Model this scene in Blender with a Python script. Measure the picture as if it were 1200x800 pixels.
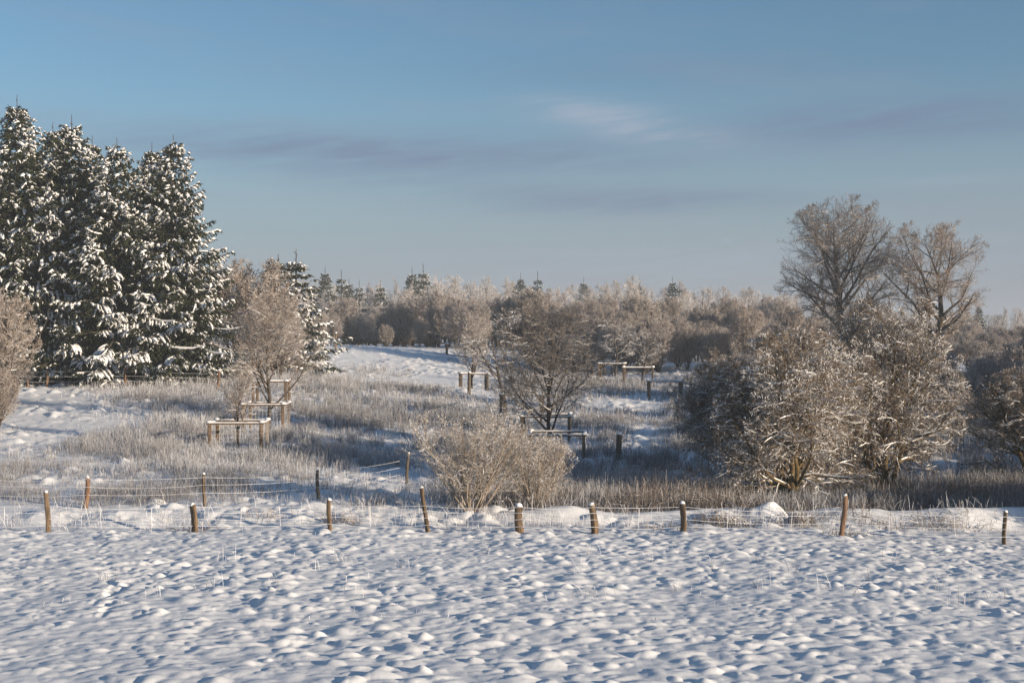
import bpy, math
import numpy as np

for o in list(bpy.data.objects):
    bpy.data.objects.remove(o)
SC = bpy.context.scene
COL = SC.collection
RAD = math.radians

# ------------------------------------------------------------------ camera, sky, sun, exposure
CAMZ, F = 5.34, 1648.0            # camera height; focal length in pixels of a 1200 px wide frame
SUN_EL, SUN_AZ = 10.8, 120.0      # azimuth clockwise from +Y (view direction); the sun stands right and behind
EXPOSURE = 0.68
SKY_STRENGTH, SUN_STRENGTH = 0.078, 5.0

cam = bpy.data.cameras.new('camera')
cam.sensor_width = 36.0
cam.lens = 36.0 * F / 1200.0
cam.clip_start, cam.clip_end = 0.5, 6000.0
camo = bpy.data.objects.new('camera', cam)
COL.objects.link(camo)
camo.location = (0, 0, CAMZ)
camo.rotation_euler = (RAD(90), 0, 0)
SC.camera = camo

SUN_DIR = np.array([math.sin(RAD(SUN_AZ)) * math.cos(RAD(SUN_EL)), math.cos(RAD(SUN_AZ)) * math.cos(RAD(SUN_EL)), math.sin(RAD(SUN_EL))])
sun = bpy.data.lights.new('sun', 'SUN')
sun.energy = SUN_STRENGTH
sun.angle = RAD(0.6)
sun.color = (1.0, 0.82, 0.61)
suno = bpy.data.objects.new('sun', sun)
COL.objects.link(suno)
suno.location = (40, -40, 40)
suno.rotation_euler = (RAD(90 - SUN_EL), 0, RAD(180 - SUN_AZ))

world = bpy.data.worlds.new('World')
SC.world = world
world.use_nodes = True
SC.view_settings.view_transform = 'Standard'
SC.view_settings.look = 'None'
SC.view_settings.exposure = EXPOSURE
SC.view_settings.gamma = 1.0
SC.view_settings.use_curve_mapping = False
SC.cycles.use_denoising = True
SC.cycles.denoiser = 'OPENIMAGEDENOISE'
SC.cycles.denoising_input_passes = 'RGB_ALBEDO_NORMAL'
SC.cycles.denoising_prefilter = 'ACCURATE'
SC.cycles.max_bounces = 5
SC.cycles.diffuse_bounces = 3
SC.cycles.transparent_max_bounces = 4
SC.cycles.volume_bounces = 0


class NT:
    """Small helper to write node trees."""
    def __init__(s, tree):
        s.t = tree
        s.n = tree.nodes
        s.n.clear()

    def add(s, kind, **kw):
        nd = s.n.new(kind)
        for k, v in kw.items():
            setattr(nd, k, v)
        return nd

    def link(s, a, b):
        s.t.links.new(a, b)

    def val(s, sock, v):
        if hasattr(v, 'is_linked') or isinstance(v, bpy.types.NodeSocket):
            s.link(v, sock)
        else:
            sock.default_value = v

    def math(s, op, a, b=0.0, clamp=False):
        nd = s.add('ShaderNodeMath', operation=op)
        nd.use_clamp = clamp
        s.val(nd.inputs[0], a)
        s.val(nd.inputs[1], b)
        return nd.outputs[0]

    def ramp(s, v, a, b, lo=0.0, hi=1.0):
        nd = s.add('ShaderNodeMapRange', interpolation_type='SMOOTHSTEP')
        s.val(nd.inputs['Value'], v)
        nd.inputs['From Min'].default_value = a
        nd.inputs['From Max'].default_value = b
        nd.inputs['To Min'].default_value = lo
        nd.inputs['To Max'].default_value = hi
        return nd.outputs[0]

    def mix(s, f, a, b):
        nd = s.add('ShaderNodeMix', data_type='RGBA')
        s.val(nd.inputs[0], f)
        for i, c in ((6, a), (7, b)):
            if isinstance(c, bpy.types.NodeSocket):
                s.link(c, nd.inputs[i])
            else:
                nd.inputs[i].default_value = (*c, 1.0)
        return nd.outputs[2]

    def noise(s, vec, scale, detail=2.0, rough=0.5):
        nd = s.add('ShaderNodeTexNoise')
        if vec is not None:
            s.link(vec, nd.inputs['Vector'])
        nd.inputs['Scale'].default_value = scale
        nd.inputs['Detail'].default_value = detail
        nd.inputs['Roughness'].default_value = rough
        return nd.outputs['Fac']


def build_world():
    w = NT(world.node_tree)
    out = w.add('ShaderNodeOutputWorld')
    bg = w.add('ShaderNodeBackground')
    bg.inputs['Strength'].default_value = SKY_STRENGTH
    w.link(bg.outputs[0], out.inputs[0])
    sky = w.add('ShaderNodeTexSky', sky_type='NISHITA')
    sky.sun_disc = False
    sky.sun_elevation = RAD(SUN_EL)
    sky.sun_rotation = RAD(SUN_AZ)
    sky.altitude = 50
    sky.air_density = 1.0
    sky.dust_density = 0.4
    sky.ozone_density = 3.0
    tc = w.add('ShaderNodeTexCoord')
    sep = w.add('ShaderNodeSeparateXYZ')
    w.link(tc.outputs['Generated'], sep.inputs[0])
    X, Y, Z = sep.outputs
    az = w.math('ARCTAN2', X, Y)                                 # 0 = view direction, right positive
    el = w.math('ARCSINE', Z)
    # thin cirrus veils: noise stretched along the horizon
    cmb = w.add('ShaderNodeCombineXYZ')
    w.link(w.math('MULTIPLY', az, 2.6), cmb.inputs[0])
    w.link(w.math('ADD', w.math('MULTIPLY', el, 17.0), w.math('MULTIPLY', az, 1.2)), cmb.inputs[1])
    n1 = w.noise(cmb.outputs[0], 1.7, 5.0, 0.55)
    cmb2 = w.add('ShaderNodeCombineXYZ')
    w.link(w.math('MULTIPLY', az, 5.0), cmb2.inputs[0])
    w.link(w.math('SUBTRACT', w.math('MULTIPLY', el, 46.0), w.math('MULTIPLY', az, 5.0)), cmb2.inputs[1])
    n2 = w.noise(cmb2.outputs[0], 2.2, 9.0, 0.62)

    def blob(a0, e0, sa, se, slope=0.0):
        da = w.math('MULTIPLY', w.math('SUBTRACT', az, a0), 1.0 / sa)
        e1 = w.math('SUBTRACT', w.math('SUBTRACT', el, e0), w.math('MULTIPLY', w.math('SUBTRACT', az, a0), slope))
        de = w.math('MULTIPLY', e1, 1.0 / se)
        q = w.math('ADD', w.math('MULTIPLY', da, da), w.math('MULTIPLY', de, de))
        return w.math('EXPONENT', w.math('MULTIPLY', q, -1.0))

    def P(px, py):
        return math.atan((px - 600) / F), math.atan((400 - py) / F) * 0.985
    tint = w.add('ShaderNodeMix', data_type='RGBA', blend_type='MULTIPLY')
    tint.inputs[0].default_value = 1.0
    w.link(sky.outputs[0], tint.inputs[6])
    tint.inputs[7].default_value = (0.90, 0.985, 1.0, 1)
    c = tint.outputs[2]
    low = w.ramp(el, 0.16, 0.0)                                   # more veil towards the horizon
    veil = w.math('MULTIPLY', w.ramp(n1, 0.42, 0.72), w.math('ADD', w.math('MULTIPLY', low, 0.30), 0.18))
    c = w.mix(w.ramp(el, 0.20, 0.0, 0.0, 0.90), c, VEIL)
    c = w.mix(veil, c, VEIL)
    # long grey-violet bands
    for px, py, sx, sy, sl, amp in ((440, 176, 330, 24, -0.02, .85), (1040, 148, 260, 24, 0.02, .80), (740, 235, 200, 15, 0.0, .60),
                                    (560, 215, 260, 14, -.05, .30), (800, 80, 260, 20, 0.0, .32)):
        a0, e0 = P(px, py)
        b = w.math('MULTIPLY', blob(a0, e0, sx / F, sy / F, sl), w.ramp(n2, 0.25, 0.66, 0.35, 1.0))
        c = w.mix(w.math('MULTIPLY', b, amp), c, BAND)
    for px, py, sx, sy, sl, amp in ((750, 145, 100, 20, -0.17, .95), (690, 128, 62, 11, -0.12, .7), (840, 272, 34, 5, -0.75, .5), (1080, 218, 110, 8, 0.0, .3), (700, 310, 330, 18, 0.0, .38), (1010, 300, 300, 22, 0.0, .3)):
        a0, e0 = P(px, py)
        b = w.math('MULTIPLY', blob(a0, e0, sx / F, sy / F, sl), w.ramp(n2, 0.36, 0.64, 0.12, 1.0))
        c = w.mix(w.math('MULTIPLY', b, amp), c, WISP)
    w.link(c, bg.inputs['Color'])


VEIL, BAND, WISP = (2.42, 2.64, 3.30), (1.40, 1.86, 2.85), (2.8, 3.4, 4.25)
build_world()

# ------------------------------------------------------------------ helpers
RNG = np.random.default_rng(11)


def nrm(v):
    return v / np.maximum(np.linalg.norm(v, axis=-1, keepdims=True), 1e-9)


def mesh_from(name, parts, mats, smooth=False, colour=None):
    """parts: list of (verts (n,3), faces (m,k), material index) -> one mesh datablock."""
    vs, li, ls, lt, mi, off, loff = [], [], [], [], [], 0, 0
    for v, f, m in parts:
        v = np.asarray(v, dtype=np.float32).reshape(-1, 3)
        f = np.asarray(f, dtype=np.int64)
        if len(f) == 0:
            continue
        k = f.shape[1]
        vs.append(v)
        li.append((f + off).ravel())
        ls.append(loff + np.arange(len(f)) * k)
        lt.append(np.full(len(f), k))
        mi.append(np.full(len(f), m))
        off += len(v)
        loff += f.size
    V = np.concatenate(vs)
    L, S, T, M = (np.concatenate(a).astype(np.int32) for a in (li, ls, lt, mi))
    me = bpy.data.meshes.new(name)
    me.vertices.add(len(V))
    me.vertices.foreach_set('co', V.ravel())
    me.loops.add(len(L))
    me.loops.foreach_set('vertex_index', L)
    me.polygons.add(len(S))
    me.polygons.foreach_set('loop_start', S)
    me.polygons.foreach_set('loop_total', T)
    me.polygons.foreach_set('material_index', M)
    me.polygons.foreach_set('use_smooth', np.full(len(S), bool(smooth)))
    if colour is not None:
        at = me.attributes.new('tone', 'FLOAT', 'POINT')
        at.data.foreach_set('value', np.asarray(colour, dtype=np.float32).ravel())
    me.update(calc_edges=True)
    for m in mats if isinstance(mats, (list, tuple)) else [mats]:
        me.materials.append(m)
    return me


def obj(name, mesh, parent=None):
    o = bpy.data.objects.new(name, mesh)
    COL.objects.link(o)
    if parent is not None:
        o.parent = parent
    return o


def tag(o, label=None, cat=None, group=None, kind=None):
    for k, v in (('label', label), ('category', cat), ('group', group), ('kind', kind)):
        if v:
            o[k] = v
    return o


def thing(name, label, cat, loc, rotz=0.0, group=None, scale=(1, 1, 1)):
    o = bpy.data.objects.new(name, None)
    COL.objects.link(o)
    o.empty_display_size = 0.2
    o.location = loc
    o.rotation_euler = (0, 0, rotz)
    o.scale = scale if hasattr(scale, '__len__') else (scale,) * 3
    return tag(o, label, cat, group)


def tubes(pts, rad, sides=3):
    """pts (P,K,3), rad (P,K) -> verts, quads of P open tubes."""
    P, K, _ = pts.shape
    T = nrm(np.gradient(pts, axis=1)) if K > 2 else np.repeat(nrm(pts[:, 1:] - pts[:, :1]), 2, axis=1)
    mean = nrm(pts[:, -1] - pts[:, 0])
    ref = np.where(np.abs(mean[:, 2:3]) > 0.8, np.array([[1.0, 0.2, 0.0]]), np.array([[0.0, 0.0, 1.0]]))[:, None, :]
    N = nrm(np.cross(T, np.broadcast_to(ref, T.shape)))
    B = np.cross(T, N)
    a = np.arange(sides) * 2 * math.pi / sides + 0.5
    ring = N[:, :, None, :] * np.cos(a)[None, None, :, None] + B[:, :, None, :] * np.sin(a)[None, None, :, None]
    V = pts[:, :, None, :] + ring * rad[:, :, None, None]
    i = (np.arange(P)[:, None, None] * K + np.arange(K - 1)[None, :, None]) * sides + np.arange(sides)[None, None, :]
    j = (np.arange(P)[:, None, None] * K + np.arange(K - 1)[None, :, None]) * sides + ((np.arange(sides) + 1) % sides)[None, None, :]
    q = np.stack([i, i + sides, j + sides, j], -1).reshape(-1, 4)
    return V.reshape(-1, 3), q


def grow(pts, rad, n, f0, f1, ang, angj, lfrac, K, up, wig, rratio, rng, taper=0.3, rmin=0.004, env=None, absl=None, flat=0.0, keep=1.0, llim=(0.05, 99), ej=(0.6, 1.15)):
    """n children on every parent polyline; returns points (C,K,3) and radii (C,K)."""
    P, Kp, _ = pts.shape
    t = f0 + (f1 - f0) * ((np.arange(n)[None] + rng.random((P, n))) / n)
    q = np.clip(t * (Kp - 1), 0, Kp - 1.001)
    i0 = q.astype(int)
    fr = (q - i0)[..., None]
    pi = np.arange(P)[:, None]
    a, b = pts[pi, i0], pts[pi, i0 + 1]
    pos = a + (b - a) * fr
    T = nrm(b - a)
    pr = rad[pi, i0] + (rad[pi, i0 + 1] - rad[pi, i0]) * fr[..., 0]
    seg = np.linalg.norm(np.diff(pts, axis=1), axis=-1).sum(1)[:, None]
    phi = np.arange(n)[None] * 2.4 + rng.random((P, 1)) * 6.28 + rng.normal(0, 0.45, (P, n))
    al = ang + rng.normal(0, angj, (P, n))
    ref = np.where(np.abs(T[..., 2:3]) > 0.9, np.array([1.0, 0, 0]), np.array([0, 0, 1.0]))
    N = nrm(np.cross(T, ref))
    B = np.cross(T, N)
    d = np.cos(al)[..., None] * T + np.sin(al)[..., None] * (np.cos(phi)[..., None] * N + np.sin(phi)[..., None] * B)
    L = (absl if absl is not None else lfrac * seg * (1.15 - 0.55 * t)) * rng.uniform(0.65, 1.25, (P, n))
    L = np.clip(L, *llim)
    pos, d, L, pr = pos.reshape(-1, 3), nrm(d.reshape(-1, 3)), L.reshape(-1), pr.reshape(-1)
    if keep < 1:
        k = rng.random(len(L)) < keep
        pos, d, L, pr = pos[k], d[k], L[k], pr[k]
    if env is not None:
        c, r = np.array(env[0]), np.array(env[1])
        o_, dd = (pos - c) / r, d / r
        A, Bq, Cq = (dd ** 2).sum(1), (o_ * dd).sum(1), (o_ ** 2).sum(1) - 1
        disc = Bq ** 2 - A * Cq
        dist = np.where(disc > 0, (-Bq + np.sqrt(np.maximum(disc, 0))) / A, 0.0)
        e_ = pos + d * np.maximum(dist, 0)[:, None] - c
        ph_, th_ = np.arctan2(e_[:, 1], e_[:, 0]), e_[:, 2] / r[2]
        sd_ = r[0] * 7.0 + c[2]
        lb = env[2] if len(env) > 2 else 1.0
        dist = dist * (0.96 + lb * 0.13 * np.sin(3 * ph_ + sd_) + lb * 0.12 * np.sin(5 * ph_ + 3.5 * th_ + 2 * sd_) + lb * 0.10 * np.sin(8 * ph_ - 5 * th_ + sd_))
        L = np.minimum(L, np.maximum(dist, 0.0) * rng.uniform(*ej, len(L)))
        k = L > max(0.06, llim[0] * 0.6)
        pos, d, L, pr = pos[k], d[k], L[k], pr[k]
    C = len(L)
    out = np.zeros((C, K, 3))
    out[:, 0] = pos
    step = (L / (K - 1))[:, None]
    for k in range(1, K):
        d = d + rng.normal(0, wig, (C, 3))
        d[:, 2] += up
        d[:, 2] *= (1 - flat)
        d = nrm(d)
        out[:, k] = out[:, k - 1] + d * step
    r0 = np.maximum(pr * rratio, rmin)
    rr = r0[:, None] * np.linspace(1, taper, K)[None]
    return out, np.maximum(rr, rmin * 0.6)


def snow_on(pts, rad, rng, amount=0.6, thick=0.75, lift=0.75, extra=0.0, keep=1.0):
    """A snow ridge lying along the upper side of limbs, thinner where the limb is steep."""
    T = nrm(np.gradient(pts, axis=1)) if pts.shape[1] > 2 else np.repeat(nrm(pts[:, 1:] - pts[:, :1]), 2, axis=1)
    w = np.clip((1 - np.abs(T[..., 2])) * 1.6 - 0.35, 0, 1) * rng.uniform(0.55, 1.15, rad.shape)
    r = (rad * thick + extra) * w * amount / 0.6
    r = np.minimum(r, 0.034 + 0.006 * rng.random(r.shape))
    r[:, 0] *= 0.3
    r[:, -1] *= 0.25
    p = pts + 0
    p[..., 2] += rad * lift + r * 0.25
    k = (w.mean(1) > 0.12) & (rng.random(len(p)) < keep)
    return p[k], np.maximum(r[k], 0.0015)


# ------------------------------------------------------------------ materials
def material(name):
    m = bpy.data.materials.new(name)
    m.use_nodes = True
    w = NT(m.node_tree)
    out = w.add('ShaderNodeOutputMaterial')
    b = w.add('ShaderNodeBsdfPrincipled')
    w.link(b.outputs[0], out.inputs[0])
    b.inputs['Specular IOR Level'].default_value = 0.25
    return m, w, b


def snow_material(name, col=(0.80, 0.81, 0.83), bump=0.25, scale=9.0):
    m, w, b = material(name)
    geo = w.add('ShaderNodeNewGeometry')
    n = w.noise(geo.outputs['Position'], 1.3, 3)
    c = w.mix(w.ramp(n, 0.3, 0.7), tuple(x * 0.95 for x in col), col)
    w.link(c, b.inputs['Base Color'])
    b.inputs['Roughness'].default_value = 0.65
    bp = w.add('ShaderNodeBump')
    bp.inputs['Strength'].default_value = bump
    bp.inputs['Distance'].default_value = 0.03
    w.link(w.math('ADD', w.noise(geo.outputs['Position'], scale, 4, 0.65), w.math('MULTIPLY', w.noise(geo.outputs['Position'], scale * 7, 2), 0.35)), bp.inputs['Height'])
    w.link(bp.outputs[0], b.inputs['Normal'])
    return m


def bark_material(name, dark, light, frost=(0.72, 0.72, 0.74), f_lo=0.35, f_hi=0.85, f_base=0.0, nscale=6.0):
    """Bark with hoar frost lying on whatever faces up, patchy."""
    m, w, b = material(name)
    geo = w.add('ShaderNodeNewGeometry')
    tc = w.add('ShaderNodeTexCoord')
    sep = w.add('ShaderNodeSeparateXYZ')
    w.link(geo.outputs['True Normal'], sep.inputs[0])
    n = w.noise(tc.outputs['Object'], nscale, 3, 0.6)
    n2 = w.noise(tc.outputs['Object'], nscale * 0.22, 2, 0.5)
    bark = w.mix(w.ramp(n, 0.3, 0.7), dark, light)
    f = w.math('ADD', sep.outputs[2], w.math('MULTIPLY', w.math('SUBTRACT', n, 0.5), 1.3))
    f = w.ramp(f, f_lo, f_hi, f_base, 1.0)
    f = w.math('MULTIPLY', f, w.ramp(n2, 0.25, 0.6, 0.6, 1.0))
    w.link(w.mix(f, bark, frost), b.inputs['Base Color'])
    b.inputs['Roughness'].default_value = 0.8
    return m


def wood_material(name, a, c):
    m, w, b = material(name)
    tc = w.add('ShaderNodeTexCoord')
    mp = w.add('ShaderNodeMapping')
    mp.inputs['Scale'].default_value = (22, 22, 2.2)
    w.link(tc.outputs['Object'], mp.inputs[0])
    n = w.noise(mp.outputs[0], 1.0, 4, 0.6)
    n2 = w.noise(tc.outputs['Object'], 2.3, 3)
    col = w.mix(w.ramp(n, 0.32, 0.68), a, c)
    col = w.mix(w.math('MULTIPLY', w.ramp(n2, 0.5, 0.75), 0.45), col, (0.10, 0.09, 0.075))
    w.link(col, b.inputs['Base Color'])
    b.inputs['Roughness'].default_value = 0.8
    bp = w.add('ShaderNodeBump')
    bp.inputs['Strength'].default_value = 0.5
    bp.inputs['Distance'].default_value = 0.01
    w.link(n, bp.inputs['Height'])
    w.link(bp.outputs[0], b.inputs['Normal'])
    return m


def grass_material(name, cols):
    m, w, b = material(name)
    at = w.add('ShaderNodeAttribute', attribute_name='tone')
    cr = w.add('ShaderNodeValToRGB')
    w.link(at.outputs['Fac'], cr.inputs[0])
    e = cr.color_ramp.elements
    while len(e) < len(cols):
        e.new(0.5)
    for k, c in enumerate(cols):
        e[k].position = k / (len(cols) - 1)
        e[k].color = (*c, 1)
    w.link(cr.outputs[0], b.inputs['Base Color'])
    b.inputs['Roughness'].default_value = 0.7
    return m


M_SNOW = snow_material('snow_ground')
M_PAD = snow_material('snow_lying', (0.84, 0.84, 0.85), 0.1, 14)
M_NEEDLE = bark_material('spruce_needles', (0.014, 0.020, 0.010), (0.045, 0.050, 0.022), f_lo=0.75, f_hi=1.6, nscale=5)
M_TRUNK = bark_material('dark_bark', (0.035, 0.028, 0.022), (0.085, 0.065, 0.048), f_lo=0.55, f_hi=1.2)
M_OAKTWIG = bark_material('frosted_twigs', (0.10, 0.07, 0.05), (0.20, 0.14, 0.10), (0.66, 0.63, 0.62), f_lo=0.15, f_hi=1.1, f_base=0.06)
M_HAW = bark_material('hawthorn_bark', (0.075, 0.05, 0.03), (0.19, 0.13, 0.075), (0.70, 0.67, 0.64), f_lo=0.3, f_hi=1.15, f_base=0.08)
M_HAWTRUNK = bark_material('hawthorn_trunk', (0.06, 0.045, 0.02), (0.16, 0.11, 0.05), f_lo=0.6, f_hi=1.2)
M_WILLOW = bark_material('willow_stems', (0.12, 0.085, 0.05), (0.25, 0.18, 0.11), (0.70, 0.68, 0.67), f_lo=0.0, f_hi=0.95, f_base=0.2)
M_FRUIT = bark_material('fruit_tree_twigs', (0.10, 0.07, 0.05), (0.20, 0.14, 0.10), (0.70, 0.68, 0.67), f_lo=0.05, f_hi=1.0, f_base=0.15)
M_DARKTW = bark_material('dark_twigs', (0.07, 0.056, 0.047), (0.14, 0.11, 0.09), (0.66, 0.65, 0.65), f_lo=0.3, f_hi=1.15, f_base=0.09)
M_RED = bark_material('reddish_twigs', (0.14, 0.105, 0.085), (0.26, 0.19, 0.15), (0.62, 0.60, 0.60), f_lo=0.0, f_hi=1.0, f_base=0.19)
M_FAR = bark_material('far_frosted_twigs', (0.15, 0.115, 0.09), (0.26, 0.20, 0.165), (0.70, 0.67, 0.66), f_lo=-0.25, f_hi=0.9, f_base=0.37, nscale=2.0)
M_WOOD = wood_material('weathered_wood', (0.065, 0.045, 0.03), (0.20, 0.135, 0.085))
M_WOODG = wood_material('grey_wood', (0.05, 0.042, 0.034), (0.15, 0.115, 0.085))
M_WIRE = bark_material('frosted_wire', (0.25, 0.25, 0.26), (0.4, 0.4, 0.42), (0.8, 0.8, 0.82), f_lo=-1.0, f_hi=0.2, f_base=0.6, nscale=20)
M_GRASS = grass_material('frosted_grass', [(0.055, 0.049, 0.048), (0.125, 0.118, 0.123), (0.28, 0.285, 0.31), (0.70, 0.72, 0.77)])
M_HERB = grass_material('dead_herbs', [(0.05, 0.037, 0.028), (0.11, 0.082, 0.062), (0.25, 0.22, 0.20), (0.62, 0.60, 0.60)])

# ------------------------------------------------------------------ terrain
FS = 0.035                         # fall of the field towards the fence
FZ = FS * 26


def field_row(py):
    """Distance at which a photo row meets the field."""
    return (CAMZ - FZ - FS * 14) / ((py - 400) / F - FS)


def at(px, py, Y):
    return np.array([(px - 600) * Y / F, Y, CAMZ - (py - 400) * Y / F])


CTRL = [(-400, 600, 42), (0, 600, 42), (300, 601, 42), (600, 606, 42), (800, 603, 43), (1000, 602, 43), (1250, 603, 43), (1600, 603, 43),
        (280, 524, 59), (320, 503, 68), (590, 533, 62), (685, 533, 64), (655, 515, 72), (750, 525, 64), (780, 468, 95),
        (745, 451, 105), (715, 444, 120), (690, 440, 135), (730, 475, 90), (550, 461, 100), (530, 414, 150), (450, 406, 150),
        (390, 404, 140), (380, 440, 110), (450, 452, 102), (540, 452, 97), (100, 447, 90), (230, 447, 90), (20, 458, 82), (20, 505, 64),
        (-300, 450, 90), (-300, 500, 64), (0, 430, 112), (1000, 580, 50), (1035, 580, 50), (930, 592, 46), (1100, 565, 52), (1100, 515, 66),
        (1180, 558, 54), (1180, 490, 80), (1050, 445, 110), (1100, 424, 130), (1180, 415, 160), (1500, 540, 60), (1500, 440, 110)]
CP = [at(*c) for c in CTRL]
for _Y, _py in ((200, 405), (280, 402), (500, 400), (1500, 400)):
    for _px in (-600, 0, 300, 600, 900, 1200, 1800):
        CP.append(at(_px, _py + (4 if _px > 1000 and _Y < 300 else 0), _Y))
CP = np.array(CP)


def _uv(x, y):
    y = np.maximum(y, 30.0)
    return np.stack([np.clip(x / y * F / 300.0, -5, 5), np.log(y) * 4.0], -1)


_A = _uv(CP[:, 0], CP[:, 1])
_K = np.linalg.norm(_A[:, None] - _A[None], axis=-1) - 0.02 * np.eye(len(_A))
_Pm = np.concatenate([np.ones((len(_A), 1)), _A], 1)
_S = np.block([[_K, _Pm], [_Pm.T, np.zeros((3, 3))]])
_W = np.linalg.solve(_S, np.concatenate([CP[:, 2], np.zeros(3)]))


def sstep(x, a, b):
    t = np.clip((x - a) / (b - a), 0, 1)
    return t * t * (3 - 2 * t)


def H(x, y):
    """Terrain height without the small relief."""
    x, y = np.broadcast_arrays(np.asarray(x, float), np.asarray(y, float))
    sh = x.shape
    x, y = x.ravel(), y.ravel()
    z = np.empty(len(x))
    for s in range(0, len(x), 100000):
        q = _uv(x[s:s + 100000], y[s:s + 100000])
        r = np.linalg.norm(q[:, None] - _A[None], axis=-1)
        z[s:s + 100000] = r @ _W[:len(_A)] + _W[len(_A)] + q @ _W[len(_A) + 1:]
    field = np.where(y < 14, FZ + (14 - y) * 0.12, FZ - (y - 14) * FS)
    field = np.where(y < 0, FZ + 1.68 + (-y) * 0.01, field)
    field = field - sstep(x, 4, 16) * sstep(y, 24, 40) * 0.20
    field = field - sstep(x, -2, -10) * sstep(y, 24, 40) * 0.04
    w = sstep(y, 40.0, 43.0)
    return (field * (1 - w) + z * w).reshape(sh)


_TAB = np.random.default_rng(5).random((6, 256, 256))


def lumps(x, y, cell, hlo, hhi, rlo, rhi, seed=0, power=1.5, sparse=0.0, sx=1.0):
    """Rounded hummocks of jittered cells, joined by maximum so that creases stay between them."""
    u, v = x / (cell * sx) + seed * 17.3, y / cell + seed * 9.1
    iu, iv = np.floor(u).astype(int), np.floor(v).astype(int)
    h = np.zeros_like(x)
    for a in (-1, 0, 1):
        for b in (-1, 0, 1):
            cu, cv = (iu + a) % 256, (iv + b) % 256
            dx = (u - (iu + a) - (0.1 + 0.8 * _TAB[0, cu, cv])) * cell * sx
            dy = (v - (iv + b) - (0.1 + 0.8 * _TAB[1, cu, cv])) * cell
            r = (rlo + (rhi - rlo) * _TAB[2, cu, cv])
            k = 0.75 + 0.5 * _TAB[4, cu, cv]
            hh = (hlo + (hhi - hlo) * _TAB[3, cu, cv] ** 1.6) * (_TAB[5, cu, cv] >= sparse)
            q = np.clip(1 - ((dx * k) ** 2 + (dy / k) ** 2) / r ** 2, 0, 1)
            h = np.maximum(h, hh * q ** power)
    return h


def vnoise(x, y, scale, seed=0):
    u, v = x / scale + seed * 31.7, y / scale + seed * 12.9
    iu, iv = np.floor(u).astype(int), np.floor(v).astype(int)
    fu, fv = u - iu, v - iv
    fu, fv = fu * fu * (3 - 2 * fu), fv * fv * (3 - 2 * fv)
    t = _TAB[seed % 6]
    g = lambda i, j: t[i % 256, j % 256]
    return (g(iu, iv) * (1 - fu) + g(iu + 1, iv) * fu) * (1 - fv) + (g(iu, iv + 1) * (1 - fu) + g(iu + 1, iv + 1) * fu) * fv


MOUNDS = [(897, 42.3, 0.95, 0.48), (845, 41.8, 0.9, 0.36), (938, 42.2, 0.7, 0.30), (700, 42.0, 0.8, 0.22), (258, 40.6, 0.5, 0.30), (660, 42.2, 0.7, 0.18),
          (300, 42.0, 1.4, 0.22), (140, 41.6, 1.6, 0.20), (60, 42, 1.2, 0.18), (420, 41.6, .8, .18)]


def relief(x, y):
    wf = 1 - sstep(y, 39.5, 41.5)
    wx = 1 + 0.35 * (vnoise(x, y, 1.3, 1) - 0.5)
    ux, uy = x + 0.25 * (vnoise(x, y, 0.6, 2) - 0.5), y + 0.25 * (vnoise(x, y, 0.6, 3) - 0.5)
    f = lumps(ux, uy, 0.41, 0.014, 0.078, 0.18, 0.39, 1, 1.45, 0.15, 1.1) * wx * (0.45 + 1.0 * vnoise(x, y, 2.1, 5))
    f = f + lumps(ux, uy, 0.23, 0.006, 0.030, 0.10, 0.19, 2, 1.2, 0.25)
    f = f + lumps(ux, uy, 1.5, 0.01, 0.055, 0.5, 1.0, 3, 1.5, 0.55, 1.3)
    f = f + 0.10 * vnoise(x, y, 2.6, 4) + 0.018 * vnoise(x, y, 0.16, 0)
    # animal tracks: small dents along winding lines
    g = lumps(ux, uy, 0.9, 0.02, 0.20, 0.3, 0.65, 4, 1.3, 0.3) + lumps(ux, uy, 0.4, 0.01, 0.07, 0.15, 0.3, 2, 1.3, 0.3) + 0.25 * vnoise(x, y, 4.0, 5) - 0.12
    g = g * (1 - 0.6 * sstep(y, 150, 250))
    bank = (0.12 + 0.46 * vnoise(x, y * 0.3, 1.7, 3)) * sstep(x, -2.5, 2.0) * (0.7 + 0.5 * sstep(x, 6, 11)) * np.exp(-((y - 42.4 - 0.8 * (vnoise(x, y * 0, 2.4, 2) - .5)) / 0.75) ** 2)
    g = np.maximum(g, bank + 0.05 * vnoise(x, y, 0.4, 2) - 0.02)
    for px, Y, r, h in MOUNDS:
        mx = (px - 600) * Y / F
        q = np.clip(1 - (((x - mx) / r) ** 2 + ((y - Y) / (r * 0.75)) ** 2), 0, 1)
        g = np.maximum(g, (h + 0.02) * q * (0.55 + 0.6 * vnoise(x, y, 0.55, 1) + 0.3 * vnoise(x, y, 0.2, 2)))
    f = f * (0.72 + 0.28 * sstep(y, 17, 30))
    return f * wf + g * (1 - wf)


def tracks(x, y):
    d = np.zeros_like(x)
    rg = np.random.default_rng(3)
    for p0, p1, n in (((120, 720), (128, 628), 34), ((140, 690), (185, 640), 18), ((330, 625), (262, 650), 12), ((540, 640), (610, 655), 9)):
        for k in range(n):
            t = k / (n - 1)
            px = p0[0] + (p1[0] - p0[0]) * t + 6 * math.sin(5 * t) + (k % 2) * 4
            py = p0[1] + (p1[1] - p0[1]) * t
            # the row meets the field plane
            Y = field_row(py)
            mx = (px - 600) * Y / F
            k_ = (np.abs(y - Y) < 0.3) & (np.abs(x - mx) < 0.3)
            q = ((x[k_] - mx) / 0.09) ** 2 + ((y[k_] - Y) / 0.13) ** 2
            d[k_] -= 0.035 * np.exp(-q ** 2)
    return d


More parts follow.
